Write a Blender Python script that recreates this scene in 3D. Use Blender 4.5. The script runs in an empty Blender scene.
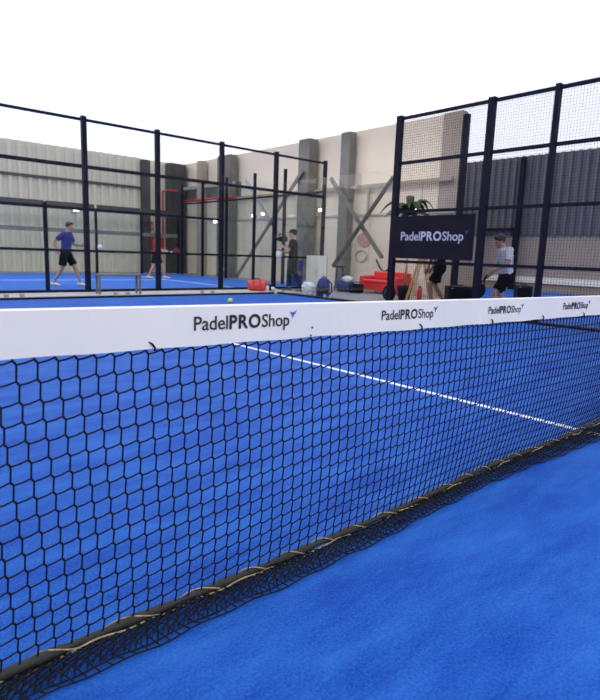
import bpy, bmesh, math, random
from mathutils import Vector, Matrix
random.seed(4)
PI = math.pi
S = bpy.context.scene
COL = S.collection

# ------------------------------------------------------------------ camera
# world X runs along the net, world Y along the court away from the camera, Z up
F_PX, ROLL, HOR, HC = 560.0, 0.035, 254.5, 1.05
th = math.radians(48.9)
pit = math.atan((350 - HOR) / F_PX)
fwd_h = Vector((math.cos(th), math.sin(th), 0))
right = Vector((math.sin(th), -math.cos(th), 0))
zed = Vector((0, 0, 1))
fwd = fwd_h * math.cos(pit) - zed * math.sin(pit)
up = fwd_h * math.sin(pit) + zed * math.cos(pit)
R2 = right * math.cos(ROLL) + up * math.sin(ROLL)
U2 = -right * math.sin(ROLL) + up * math.cos(ROLL)
cd = bpy.data.cameras.new('camera')
cam = bpy.data.objects.new('camera', cd)
COL.objects.link(cam)
M = Matrix((R2, U2, -fwd)).transposed().to_4x4()
M.translation = Vector((0, 0, HC))
cam.matrix_world = M
cd.sensor_fit = 'HORIZONTAL'
cd.sensor_width = 36
cd.lens = 36 * F_PX / 600
cd.clip_start = 0.05
cd.dof.use_dof = True
cd.dof.focus_distance = 2.3
cd.dof.aperture_fstop = 6.5
S.camera = cam

# ------------------------------------------------------------------ light
w = bpy.data.worlds.new('World')
S.world = w
w.use_nodes = True
w.node_tree.nodes['Background'].inputs[0].default_value = (1.0, 0.94, 0.85, 1)
w.node_tree.nodes['Background'].inputs[1].default_value = 0.85
S.view_settings.view_transform = 'Standard'
S.view_settings.look = 'None'
S.view_settings.exposure = 0.0
S.view_settings.gamma = 1.0
S.cycles.transparent_max_bounces = 48
S.cycles.max_bounces = 16
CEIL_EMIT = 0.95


def area(name, loc, sx, sy, power, rot=(0, 0, 0), col=(1, 0.97, 0.93)):
    l = bpy.data.lights.new(name, 'AREA')
    l.shape = 'RECTANGLE'
    l.size, l.size_y, l.energy, l.color = sx, sy, power, col
    o = bpy.data.objects.new(name, l)
    o.location, o.rotation_euler = loc, rot
    COL.objects.link(o)
    return o


area('court_light', (2.0, -3.2, 4.7), 6.0, 0.7, 60, (math.radians(20), 0, 0))
area('court_light', (4.0, 8.0, 4.8), 6.0, 0.5, 50)
area('court_light', (6.0, 18.0, 4.8), 8.0, 0.5, 170)
area('court_light', (11.6, 13.0, 4.8), 0.4, 8.0, 70, col=(1, 0.93, 0.84))
area('court_light', (17.0, 6.0, 4.8), 0.5, 8.0, 30)


# ------------------------------------------------------------------ materials
def mat(name, col, rough=0.6, metal=0.0, var=0.06, scale=12.0, bump=0.0, emit=0.0, spec=0.5, coat=0.0):
    m = bpy.data.materials.new(name)
    m.use_nodes = True
    nt = m.node_tree
    b = nt.nodes['Principled BSDF']
    tc = nt.nodes.new('ShaderNodeTexCoord')
    n = nt.nodes.new('ShaderNodeTexNoise')
    n.inputs['Scale'].default_value = scale
    n.inputs['Detail'].default_value = 4
    nt.links.new(tc.outputs['Object'], n.inputs['Vector'])
    r = nt.nodes.new('ShaderNodeValToRGB')
    r.color_ramp.elements[0].position = 0.3
    r.color_ramp.elements[1].position = 0.7
    r.color_ramp.elements[0].color = tuple(max(0, c * (1 - var)) for c in col) + (1,)
    r.color_ramp.elements[1].color = tuple(min(1, c * (1 + var)) for c in col) + (1,)
    nt.links.new(n.outputs['Fac'], r.inputs['Fac'])
    nt.links.new(r.outputs['Color'], b.inputs['Base Color'])
    b.inputs['Roughness'].default_value = rough
    b.inputs['Metallic'].default_value = metal
    b.inputs['Specular IOR Level'].default_value = spec
    b.inputs['Coat Weight'].default_value = coat
    if bump:
        bp = nt.nodes.new('ShaderNodeBump')
        bp.inputs['Strength'].default_value = bump
        nt.links.new(n.outputs['Fac'], bp.inputs['Height'])
        nt.links.new(bp.outputs['Normal'], b.inputs['Normal'])
    if emit:
        b.inputs['Emission Color'].default_value = tuple(col) + (1,)
        b.inputs['Emission Strength'].default_value = emit
    return m


def turf_mat(name, base, sand, amt):
    m = bpy.data.materials.new(name)
    m.use_nodes = True
    nt = m.node_tree
    b = nt.nodes['Principled BSDF']
    tc = nt.nodes.new('ShaderNodeTexCoord')
    mp = nt.nodes.new('ShaderNodeMapping')
    mp.inputs['Scale'].default_value = (1.0, 3.0, 1.0)
    mp.inputs['Rotation'].default_value = (0, 0, 0.4)
    nt.links.new(tc.outputs['Object'], mp.inputs['Vector'])
    n1 = nt.nodes.new('ShaderNodeTexNoise')
    n1.inputs['Scale'].default_value = 1.6
    n1.inputs['Detail'].default_value = 8
    n1.inputs['Roughness'].default_value = 0.72
    nt.links.new(mp.outputs['Vector'], n1.inputs['Vector'])
    n2 = nt.nodes.new('ShaderNodeTexNoise')
    n2.inputs['Scale'].default_value = 120
    n2.inputs['Detail'].default_value = 3
    nt.links.new(tc.outputs['Object'], n2.inputs['Vector'])
    r1 = nt.nodes.new('ShaderNodeValToRGB')
    r1.color_ramp.elements[0].position = 0.38
    r1.color_ramp.elements[1].position = 0.72
    nt.links.new(n1.outputs['Fac'], r1.inputs['Fac'])
    r2 = nt.nodes.new('ShaderNodeValToRGB')
    r2.color_ramp.elements[0].position = 0.35
    r2.color_ramp.elements[1].position = 0.7
    nt.links.new(n2.outputs['Fac'], r2.inputs['Fac'])
    ma = nt.nodes.new('ShaderNodeMath')
    ma.operation = 'MULTIPLY_ADD'
    ma.inputs[1].default_value = amt
    nt.links.new(r1.outputs['Color'], ma.inputs[0])
    m2 = nt.nodes.new('ShaderNodeMath')
    m2.operation = 'MULTIPLY'
    m2.inputs[1].default_value = 0.3
    nt.links.new(r2.outputs['Color'], m2.inputs[0])
    nt.links.new(m2.outputs[0], ma.inputs[2])
    mx = nt.nodes.new('ShaderNodeMix')
    mx.data_type = 'RGBA'
    mx.inputs['A'].default_value = base + (1,)
    mx.inputs['B'].default_value = sand + (1,)
    nt.links.new(ma.outputs[0], mx.inputs['Factor'])
    nt.links.new(mx.outputs['Result'], b.inputs['Base Color'])
    b.inputs['Roughness'].default_value = 0.55
    b.inputs['Specular IOR Level'].default_value = 0.08
    b.inputs['Sheen Weight'].default_value = 0.02
    b.inputs['Sheen Roughness'].default_value = 0.4
    b.inputs['Sheen Tint'].default_value = (0.5, 0.7, 1, 1)
    bp = nt.nodes.new('ShaderNodeBump')
    bp.inputs['Strength'].default_value = 0.5
    bp.inputs['Distance'].default_value = 0.01
    nt.links.new(n2.outputs['Fac'], bp.inputs['Height'])
    nt.links.new(bp.outputs['Normal'], b.inputs['Normal'])
    return m


def glass_mat(name, tint, refl=1.0):
    m = bpy.data.materials.new(name)
    m.use_nodes = True
    nt = m.node_tree
    nt.nodes.clear()
    o = nt.nodes.new('ShaderNodeOutputMaterial')
    t = nt.nodes.new('ShaderNodeBsdfTransparent')
    t.inputs[0].default_value = tint + (1,)
    g = nt.nodes.new('ShaderNodeBsdfGlossy')
    g.inputs['Roughness'].default_value = 0.02
    f = nt.nodes.new('ShaderNodeFresnel')
    f.inputs[0].default_value = 1.45
    k = nt.nodes.new('ShaderNodeMath')
    k.operation = 'MULTIPLY'
    k.inputs[1].default_value = refl
    nt.links.new(f.outputs[0], k.inputs[0])
    mx = nt.nodes.new('ShaderNodeMixShader')
    nt.links.new(k.outputs[0], mx.inputs[0])
    nt.links.new(t.outputs[0], mx.inputs[1])
    nt.links.new(g.outputs[0], mx.inputs[2])
    nt.links.new(mx.outputs[0], o.inputs[0])
    return m


MT = dict(
    turf=turf_mat('blue_turf', (0.002, 0.045, 0.33), (0.05, 0.25, 0.72), 0.42),
    turf2=turf_mat('blue_turf_outer', (0.012, 0.09, 0.46), (0.10, 0.28, 0.72), 0.35),
    line=mat('white_line', (0.82, 0.85, 0.9), 0.7, var=0.05, scale=60),
    concrete=mat('concrete', (0.24, 0.24, 0.25), 0.55, var=0.15, scale=2.5),
    strip=mat('pale_concrete', (0.5, 0.48, 0.47), 0.6, var=0.12, scale=6),
    cream=mat('cream_cladding', (0.66, 0.61, 0.49), 0.55, var=0.05, scale=0.8),
    panel=mat('cream_panel', (0.76, 0.67, 0.54), 0.6, var=0.06, scale=0.7),
    brown=mat('brown_panel', (0.36, 0.30, 0.25), 0.6, var=0.08, scale=1),
    dkclad=mat('slate_cladding', (0.12, 0.12, 0.145), 0.5, var=0.1, scale=1),
    ceil=mat('glowing_roof_sheet', (1.0, 1.0, 1.0), 0.9, var=0.01, scale=0.5, emit=CEIL_EMIT),  # added glow: unseen ceiling emits so it looks white and lights the hall
    char=mat('charcoal_steel', (0.045, 0.045, 0.045), 0.5, var=0.15, scale=3),
    grey=mat('grey_steel', (0.16, 0.155, 0.14), 0.5, 0.2, var=0.15, scale=3),
    lgrey=mat('light_grey_steel', (0.42, 0.42, 0.42), 0.4, 0.2, var=0.1, scale=4),
    navy=mat('navy_black_steel', (0.006, 0.007, 0.018), 0.6, 0.0, var=0.2, scale=6, spec=0.15),
    black=mat('black_plastic', (0.010, 0.010, 0.011), 0.55, var=0.2, spec=0.2),
    cord=mat('black_net_cord', (0.006, 0.006, 0.008), 0.7, var=0.3, scale=200, spec=0.2),
    ropeb=mat('dark_rope', (0.02, 0.02, 0.018), 0.7, var=0.4, scale=120, bump=0.4),
    gold=mat('sandy_rope', (0.38, 0.30, 0.16), 0.7, var=0.4, scale=90),
    tape=mat('white_vinyl', (0.90, 0.87, 0.79), 0.45, var=0.015, scale=5, spec=0.3),
    ink=mat('black_ink', (0.012, 0.012, 0.016), 0.5, var=0.1),
    violet=mat('violet_ink', (0.09, 0.06, 0.55), 0.5, var=0.1),
    violet2=mat('dim_violet_ink', (0.03, 0.03, 0.17), 0.5, var=0.1),
    sign=mat('black_banner', (0.014, 0.013, 0.020), 0.7, var=0.15, scale=3, spec=0.08),
    signtx=mat('lavender_letters', (0.50, 0.50, 0.62), 0.6, var=0.05),
    glass=glass_mat('clear_glass', (0.975, 0.985, 0.98), 0.10),
    glass2=glass_mat('tinted_glass', (0.93, 0.94, 0.93), 0.3),
    red=mat('red_paint', (0.55, 0.03, 0.03), 0.4, var=0.1),
    sofa=mat('red_leather', (0.72, 0.035, 0.03), 0.3, var=0.15, scale=5, coat=0.4),
    maroon=mat('maroon_fabric', (0.24, 0.03, 0.04), 0.85, var=0.15),
    orange=mat('orange_sign', (0.6, 0.16, 0.06), 0.6, var=0.1),
    navyfab=mat('navy_fabric', (0.03, 0.04, 0.14), 0.85, var=0.2),
    blueshirt=mat('royal_navy_shirt', (0.03, 0.04, 0.20), 0.85, var=0.15),
    bluechair=mat('blue_canvas', (0.03, 0.05, 0.22), 0.8, var=0.15),
    blackfab=mat('black_fabric', (0.008, 0.008, 0.010), 0.95, var=0.2, spec=0.08),
    whitefab=mat('white_fabric', (0.72, 0.72, 0.74), 0.9, var=0.08, bump=0.2),
    whiteshirt=mat('white_shirt', (0.66, 0.64, 0.68), 0.9, var=0.06, bump=0.1),
    skin=mat('skin', (0.50, 0.27, 0.19), 0.55, var=0.08),
    skin2=mat('tanned_skin', (0.36, 0.19, 0.13), 0.55, var=0.08),
    hair=mat('dark_hair', (0.02, 0.012, 0.01), 0.6, var=0.3, scale=60),
    hair2=mat('brown_hair', (0.045, 0.022, 0.014), 0.6, var=0.3, scale=60),
    eye=mat('eye', (0.02, 0.02, 0.02), 0.2),
    shoe=mat('white_shoe', (0.75, 0.72, 0.72), 0.6, var=0.05),
    pinkshoe=mat('pink_shoe', (0.75, 0.45, 0.42), 0.6, var=0.1),
    dkshoe=mat('dark_shoe', (0.03, 0.03, 0.04), 0.6, var=0.1),
    ball=mat('yellow_felt', (0.62, 0.75, 0.12), 0.95, var=0.08, scale=200),
    wball=mat('pale_felt', (0.85, 0.86, 0.8), 0.95, var=0.05, scale=200),
    wood=mat('yellow_wood', (0.60, 0.42, 0.20), 0.5, var=0.2, scale=8),
    leaf=mat('dark_green_leaf', (0.035, 0.085, 0.03), 0.5, var=0.3),
    white=mat('white_lacquer', (0.70, 0.69, 0.63), 0.4, var=0.04),
    spot=mat('spot_glow', (1.0, 0.97, 0.9), 0.5, var=0.0, emit=6.0),
    pink=mat('faded_pink_print', (0.55, 0.30, 0.26), 0.7, var=0.25, scale=9),
    bottleb=mat('blue_bottle', (0.08, 0.25, 0.65), 0.3, var=0.1),
)


# ------------------------------------------------------------------ mesh helpers
def link(name, bm, m, parent=None, smooth=False, kind=None, label=None):
    me = bpy.data.meshes.new(name)
    bmesh.ops.recalc_face_normals(bm, faces=bm.faces[:])
    bm.to_mesh(me)
    bm.free()
    if smooth:
        for p in me.polygons:
            p.use_smooth = True
    o = bpy.data.objects.new(name, me)
    if isinstance(m, str):
        m = MT[m]
    me.materials.append(m)
    COL.objects.link(o)
    if parent is not None:
        o.parent = parent
    if kind:
        o['kind'] = kind
    if label:
        o['label'] = label
    return o


def thing(name, label, cat, loc=(0, 0, 0), rz=0.0, group=None):
    o = bpy.data.objects.new(name, None)
    o.empty_display_size = 0.1
    COL.objects.link(o)
    o.location = loc
    o.rotation_euler = (0, 0, rz)
    o['label'] = label
    o['category'] = cat
    if group:
        o['group'] = group
    return o


def tag(o, label, cat, group=None):
    o['label'] = label
    o['category'] = cat
    if group:
        o['group'] = group
    return o


def B():
    return bmesh.new()


def box(bm, x0, x1, y0, y1, z0, z1, bev=0.0):
    r = bmesh.ops.create_cube(bm, size=1.0)
    vs = r['verts']
    for v in vs:
        v.co = Vector(((x0 + x1) / 2 + v.co.x * (x1 - x0), (y0 + y1) / 2 + v.co.y * (y1 - y0),
                       (z0 + z1) / 2 + v.co.z * (z1 - z0)))
    if bev:
        es = set()
        for v in vs:
            es.update(v.link_edges)
        bmesh.ops.bevel(bm, geom=list(es), offset=bev, segments=3, affect='EDGES', profile=0.6)
    return bm


def frame_of(d):
    d = d.normalized()
    a = Vector((0, 0, 1)) if abs(d.z) < 0.9 else Vector((1, 0, 0))
    s = d.cross(a).normalized()
    return s, s.cross(d).normalized()


def tube(bm, pts, rad, seg=8, cap=True):
    """tube through pts, rad a number or one per point"""
    pts = [Vector(p) for p in pts]
    n = len(pts)
    if not hasattr(rad, '__len__'):
        rad = [rad] * n
    rings = []
    s0 = None
    for i, p in enumerate(pts):
        d = (pts[min(i + 1, n - 1)] - pts[max(i - 1, 0)])
        if d.length < 1e-9:
            d = Vector((0, 0, 1))
        d.normalize()
        if s0 is None:
            s, t = frame_of(d)
        else:
            s = (s0 - d * s0.dot(d))
            s = s.normalized() if s.length > 1e-6 else frame_of(d)[0]
            t = s.cross(d)
        s0 = s
        rings.append([bm.verts.new(p + (s * math.cos(2 * PI * k / seg) + t * math.sin(2 * PI * k / seg)) * rad[i])
                      for k in range(seg)])
    for a, b in zip(rings, rings[1:]):
        for k in range(seg):
            bm.faces.new((a[k], a[(k + 1) % seg], b[(k + 1) % seg], b[k]))
    if cap:
        bm.faces.new(rings[0][::-1])
        bm.faces.new(rings[-1])
    return bm


def bar(bm, a, b, w_, h_):
    """rectangular bar from a to b, w_ sideways, h_ along the up-ish axis"""
    a, b = Vector(a), Vector(b)
    d = (b - a).normalized()
    s, t = frame_of(d)
    vs = []
    for p in (a, b):
        for i, j in ((-1, -1), (1, -1), (1, 1), (-1, 1)):
            vs.append(bm.verts.new(p + s * w_ / 2 * i + t * h_ / 2 * j))
    for f in ((0, 1, 2, 3), (7, 6, 5, 4), (0, 4, 5, 1), (1, 5, 6, 2), (2, 6, 7, 3), (3, 7, 4, 0)):
        bm.faces.new([vs[k] for k in f])
    return bm


def loft(bm, secs, seg=16, cap=True):
    """secs: (centre, vecA, vecB)"""
    rings = []
    for c, a, b in secs:
        c, a, b = Vector(c), Vector(a), Vector(b)
        rings.append([bm.verts.new(c + a * math.cos(2 * PI * k / seg) + b * math.sin(2 * PI * k / seg)) for k in range(seg)])
    for p, q in zip(rings, rings[1:]):
        for k in range(seg):
            bm.faces.new((p[k], p[(k + 1) % seg], q[(k + 1) % seg], q[k]))
    if cap:
        bm.faces.new(rings[0][::-1])
        bm.faces.new(rings[-1])
    return bm


def ball(bm, c, r, sx=1, sy=1, sz=1, seg=12):
    m = Matrix.Translation(Vector(c)) @ Matrix.Diagonal((sx, sy, sz, 1))
    bmesh.ops.create_uvsphere(bm, u_segments=seg, v_segments=max(6, seg // 2 + 2), radius=r, matrix=m)
    return bm


def remesh(bm, vox, smooth=3):
    """union of the overlapping closed pieces into one continuous surface"""
    bmesh.ops.recalc_face_normals(bm, faces=bm.faces[:])
    me = bpy.data.meshes.new('tmp')
    bm.to_mesh(me)
    bm.free()
    o = bpy.data.objects.new('tmp', me)
    COL.objects.link(o)
    m = o.modifiers.new('r', 'REMESH')
    m.mode = 'VOXEL'
    m.voxel_size = vox
    s = o.modifiers.new('s', 'SMOOTH')
    s.iterations = smooth
    s.factor = 0.5
    dg = bpy.context.evaluated_depsgraph_get()
    dg.update()
    me2 = bpy.data.meshes.new_from_object(o.evaluated_get(dg))
    out = bmesh.new()
    out.from_mesh(me2)
    bpy.data.objects.remove(o)
    bpy.data.meshes.remove(me)
    bpy.data.meshes.remove(me2)
    return out


def copy_tree(root, loc, rz=None, label=None):
    def cp(o, par):
        c = o.copy()
        COL.objects.link(c)
        c.parent = par
        for ch in [x for x in S.objects if x.parent == o]:
            cp(ch, c)
        return c
    r = cp(root, None)
    r.location = loc
    if rz is not None:
        r.rotation_euler = (0, 0, rz)
    if label:
        r['label'] = label
    return r


def text_bm(body, size, extr=0.0008, offset=0.0, align='LEFT'):
    c = bpy.data.curves.new('txt', 'FONT')
    c.space_character = 1.13 if body == 'PRO' else 0.98
    c.body = body
    c.size = size
    c.extrude = extr
    c.offset = offset
    c.align_x = align
    c.resolution_u = 4
    o = bpy.data.objects.new('txt', c)
    COL.objects.link(o)
    dg = bpy.context.evaluated_depsgraph_get()
    dg.update()
    me = bpy.data.meshes.new_from_object(o.evaluated_get(dg))
    bm = bmesh.new()
    bm.from_mesh(me)
    bpy.data.objects.remove(o)
    bpy.data.meshes.remove(me)
    return bm


# ------------------------------------------------------------------ setting
CEIL_Z = 5.0
link('floor', box(B(), -14, 23, -14, 27, -0.20, -0.006), 'concrete', kind='structure')
link('court_turf', box(B(), -1.5, 9.36, -10, 11.70, -0.05, 0.0), 'turf', kind='structure')
bm = B()
box(bm, 3.62, 3.67, -6.0, 8.05, 0.0, 0.003)          # centre line
box(bm, -1.4, 9.3, 8.05, 8.10, 0.0, 0.003)           # service line
link('court_line', bm, 'line', kind='structure')
link('court_turf', box(B(), -6.0, 12.5, 13.45, 22.9, -0.05, 0.0), 'turf2', kind='structure')
link('court_line', box(B(), -6.0, 9.55, 18.3, 18.36, 0.0, 0.003), 'line', kind='structure')
link('court_line', box(B(), 9.55, 9.61, 13.6, 22.8, 0.0, 0.003), 'line', kind='structure')
link('court_turf', box(B(), 13.9, 20.3, -8, 14.2, -0.05, 0.0), 'turf2', kind='structure')
link('walkway_turf', box(B(), 9.55, 13.8, -10, 7.2, -0.05, 0.0), 'turf2', kind='structure')
link('walkway', box(B(), -6, 10.3, 11.90, 13.30, -0.05, 0.004), 'strip', kind='structure')
# dark kerb holding the glass round the near court
bm = B()
box(bm, -1.6, 9.56, 11.72, 11.86, -0.02, 0.035)
box(bm, 9.38, 9.56, -10, 11.73, -0.02, 0.035)
link('kerb_strip', bm, 'navy', kind='structure')
link('kerb_strip', box(B(), -6, 12.6, 13.30, 13.44, -0.02, 0.06), 'navy', kind='structure')


def corrugated(x0, x1, z0, z1, pitch=0.36, dep=0.10, y=0.0):
    """ribbed sheet in the XZ plane facing -Y, with thickness"""
    bm = B()
    prof = []
    x = x0
    while x < x1:
        for a, d in ((0.0, 0), (0.44, 0), (0.56, -dep), (0.88, -dep), (1.0, 0)):
            if x + a * pitch <= x1:
                prof.append((x + a * pitch, d))
        x += pitch
    prof.append((x1, 0))
    f = [[bm.verts.new((px, y + d, z)) for px, d in prof] for z in (z0, z1)]
    b = [[bm.verts.new((px, y + 0.12, z)) for px in (x0, x1)] for z in (z0, z1)]
    for i in range(len(prof) - 1):
        if (f[0][i].co - f[0][i + 1].co).length > 1e-6:
            bm.faces.new((f[0][i], f[0][i + 1], f[1][i + 1], f[1][i]))
    bm.faces.new((b[0][1], b[0][0], b[1][0], b[1][1]))
    bm.faces.new((f[0][0], f[1][0], b[1][0], b[0][0]))
    bm.faces.new((f[0][-1], b[0][1], b[1][1], f[1][-1]))
    return bm


link('wall_back', corrugated(-14, 11.4, 0, CEIL_Z, y=24.25), 'cream', kind='structure')
bm = box(B(), 11.4, 13.7, 24.4, 24.55, 0, CEIL_Z)
link('wall_back', bm, 'panel', kind='structure')
# right wall: cream panels with joints
bm = B()
js = [24.4, 23.2, 21.9, 20.6, 19.4, 18.1, 16.8, 15.2, 13.4, 12.35, 11.35, 10.4, 9.25]
for a, b in zip(js, js[1:]):
    box(bm, 13.55, 13.68, b + 0.008, a - 0.008, 0, 2.35)
    box(bm, 13.55, 13.68, b + 0.008, a - 0.008, 2.37, 3.3)
box(bm, 13.60, 13.76, 9.25, 24.4, 0, CEIL_Z)
link('wall_right', bm, 'panel', kind='structure')
link('trim_1', box(B(), 13.50, 13.56, 9.25, 24.4, 2.34, 2.40), 'strip', kind='structure')
link('wall_right', box(B(), 13.50, 13.60, 19.6, 24.4, 3.32, 3.9), 'grey', kind='structure')
link('wall_right', box(B(), 13.53, 13.77, 9.22, 9.83, 0, CEIL_Z), 'brown', kind='structure')
# the far bay beyond the end of the right wall
link('wall_far_right', box(B(), 20.8, 20.95, -14, 25, 0, 2.05), 'brown', kind='structure')
bm = corrugated(-25, 14, 2.05, CEIL_Z, pitch=0.3, y=0)
bm.transform(Matrix.Translation((20.78, 0, 0)) @ Matrix.Rotation(-PI / 2, 4, 'Z'))
link('wall_far_right', bm, 'dkclad', kind='structure')
link('trim_2', box(B(), 20.70, 20.79, -8, 12.45, 0.29, 0.51), 'tape', kind='structure')
link('wall_back', box(B(), 13.7, 21, 25, 25.15, 0, CEIL_Z), 'panel', kind='structure')
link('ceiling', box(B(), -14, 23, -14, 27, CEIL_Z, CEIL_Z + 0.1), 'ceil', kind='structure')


# ------------------------------------------------------------------ steelwork of the hall
def column(x, y, wx, wy, m, label, z1=CEIL_Z - 0.07):
    t = thing('steel_column', label, 'column', (x, y, 0))
    bm = B()
    if wx > wy:
        wx_, wy_ = wx, wy
    box(bm, -wx / 2, wx / 2, -wy / 2, -wy / 2 + 0.03, 0, z1)
    box(bm, -wx / 2, wx / 2, wy / 2 - 0.03, wy / 2, 0, z1)
    box(bm, -0.02, 0.02, -wy / 2 + 0.03, wy / 2 - 0.03, 0, z1)
    link('beam_shaft', bm, m, t)
    bm = box(B(), -wx / 2 - 0.02, wx / 2 + 0.02, -wy / 2 - 0.04, wy / 2 + 0.04, 0, 0.03)
    link('base_plate', bm, m, t)
    return t


def boxcol(x, y, wx, wy, m, label, z1=CEIL_Z - 0.07):
    t = thing('steel_column', label, 'column', (x, y, 0))
    link('beam_shaft', box(B(), -wx / 2, wx / 2, -wy / 2, wy / 2, 0, z1), m, t)
    link('base_plate', box(B(), -wx / 2 - 0.03, wx / 2 + 0.03, -wy / 2 - 0.03, wy / 2 + 0.03, 0, 0.03), m, t)
    return t


boxcol(11.56, 24.1, 0.38, 0.2, 'char', 'charcoal column where the ribbed cream wall ends')
boxcol(13.06, 24.1, 0.80, 0.5, 'char', 'widest charcoal column in the far corner beside the red pipe')
boxcol(13.36, 22.3, 0.3, 0.34, 'brown', 'slim brown column between the cream panels')
boxcol(13.30, 20.2, 0.36, 0.95, 'grey', 'broad grey column behind the glass at the far court end')
boxcol(13.28, 15.15, 0.4, 0.55, 'grey', 'broad grey column right behind the cameraman')
boxcol(13.36, 13.3, 0.28, 0.4, 'grey', 'slim grey column left of the crossed braces by the red sofa')
boxcol(13.62, 9.13, 0.14, 0.12, 'navy', 'navy column at the near end of the cream wall', 4.9)
boxcol(20.5, 11.15, 0.14, 0.17, 'navy', 'dark column on the distant wall right of the player in white')


def brace(name, label, a, b, m='grey', wd=0.12):
    bm = bar(B(), a, b, 0.05, wd)
    bar(bm, Vector(a) + Vector((0.04, 0, 0)), Vector(b) + Vector((0.04, 0, 0)), 0.04, wd * 0.4)
    o = link(name, bm, m)
    return tag(o, label, 'brace')


brace('cross_brace', 'grey diagonal brace falling towards the red sofa', (13.06, 13.75, 3.53), (13.06, 11.36, 1.05), 'grey', 0.13)
brace('cross_brace', 'dark diagonal brace rising from the black stool to the banner post', (12.94, 13.35, 0.70), (12.94, 11.0, 3.34), 'char', 0.11)
brace('cross_brace', 'long grey diagonal brace rising left of the cameraman', (13.0, 18.98, 0.06), (13.0, 15.1, 3.87), 'grey', 0.12)
brace('cross_brace', 'light grey diagonal brace crossing behind the cameraman', (13.09, 18.6, 3.87), (13.09, 15.5, 0.85), 'lgrey', 0.12)
o = link('wall_girt', bar(B(), (13.4, 9.3, 3.23), (13.4, 19.6, 3.23), 0.08, 0.1), 'brown')
tag(o, 'long thin brown girt high along the cream wall', 'beam')
o = link('wall_girt', bar(B(), (13.3, 19.7, 3.83), (13.3, 23.8, 3.83), 0.12, 0.13), 'lgrey')
tag(o, 'pale grey girt over the red pipe in the far corner', 'beam')
o = link('wall_girt', bar(B(), (13.4, 12.35, 3.17), (13.4, 12.35, 2.2), 0.06, 0.08), 'brown')
tag(o, 'short upright brown girt above the crossed braces', 'beam')
o = link('wall_girt', bar(B(), (2, 24.15, 3.72), (11.4, 24.15, 3.72), 0.1, 0.1), 'char')
tag(o, 'dark girt high across the ribbed cream wall', 'beam')
bm = tube(B(), [(13.05, 23.7, 3.22), (13.05, 19.4, 3.25)], 0.045)
tag(link('water_pipe', bm, 'red', smooth=True), 'red pipe running level along the cream panels', 'pipe')
bm = tube(B(), [(12.50, 24.3, 0.9), (12.50, 24.3, 3.6), (12.50, 24.3, 3.66), (12.50, 24.2, 3.70), (12.50, 23.7, 3.7), (12.95, 23.7, 3.7)], 0.04)
tag(link('water_pipe', bm, 'red', smooth=True), 'red upright pipe left of the widest charcoal column', 'pipe')
t = thing('hose_cabinet', 'red hose cabinet on the far wall behind the maroon shirted player', 'cabinet', (12.15, 24.28, 1.0))
link('case', box(B(), -0.3, 0.3, -0.1, 0.11, 0, 0.72, 0.01), 'red', t)
link('cabinet_door', box(B(), -0.26, 0.26, -0.125, -0.1, 0.04, 0.68, 0.008), 'red', t)
for z, lb in ((2.1, 'upper orange safety sign above the red hose cabinet'), (1.84, 'lower orange safety sign above the red hose cabinet')):
    t = thing('safety_sign', lb, 'sign', (11.92, 24.33, z))
    link('plate', box(B(), -0.13, 0.13, -0.01, 0.06, 0, 0.2, 0.004), 'orange', t)
    link('border', box(B(), -0.10, 0.10, -0.014, -0.009, 0.03, 0.06), 'white', t)


def bright_spot(x, y, z, rz, label, s=1.0):  # glowing boxes added as stand-ins for bright spots seen through the glass
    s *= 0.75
    t = thing('bright_spot', label, 'spot', (x, y, z), rz)
    link('spot_back', box(B(), -0.17 * s, 0.17 * s, 0.0, 0.1, -0.07, 0.07, 0.01), 'lgrey', t)
    link('spot_face', box(B(), -0.15 * s, 0.15 * s, -0.03, 0.001, -0.05, 0.05, 0.012), 'spot', t)
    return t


bright_spot(8.47, 24.1, 2.54, 0, 'small white lamp glowing on the ribbed wall above the player in blue')
bright_spot(13.45, 21.3, 2.33, -PI / 2, 'small lamp glowing on the cream panels near the far corner')
bright_spot(13.45, 18.5, 2.50, -PI / 2, 'left one of two close spots on the wall behind the crossing braces', 0.7)
bright_spot(13.45, 17.85, 2.56, -PI / 2, 'right one of two close spots on the wall behind the crossing braces', 1.0)
bright_spot(13.45, 14.58, 2.58, -PI / 2, 'small lamp glowing between the two grey columns behind the cameraman', 0.8)
bright_spot(13.45, 10.68, 2.42, -PI / 2, 'lamp glowing above the top left corner of the black banner', 1.6)


# ------------------------------------------------------------------ court fences
def wire(bm, a0, a1, z0, z1, axis, at, step=0.05, r=0.0017):
    """welded wire mesh in a vertical plane; axis 0 runs along x, 1 along y"""
    def bx(p0, p1, q0, q1):
        if axis == 0:
            box(bm, p0, p1, at - r, at + r, q0, q1)
        else:
            box(bm, at - r, at + r, p0, p1, q0, q1)
    n = int(round((a1 - a0) / step))
    for i in range(1, n):
        c = a0 + (a1 - a0) * i / n
        bx(c - r, c + r, z0, z1)
    n = int(round((z1 - z0) / step))
    for i in range(1, n):
        c = z0 + (z1 - z0) * i / n
        bx(a0, a1, c - r, c + r)
    return bm


# our court's side fence, plane x = 9.47
FX = 9.47
t = thing('mesh_fence', 'tall navy mesh fence right of the near court carrying the black banner', 'fence', (FX, 5.0, 0.035))


def P(y):
    return y - 5.0


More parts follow.
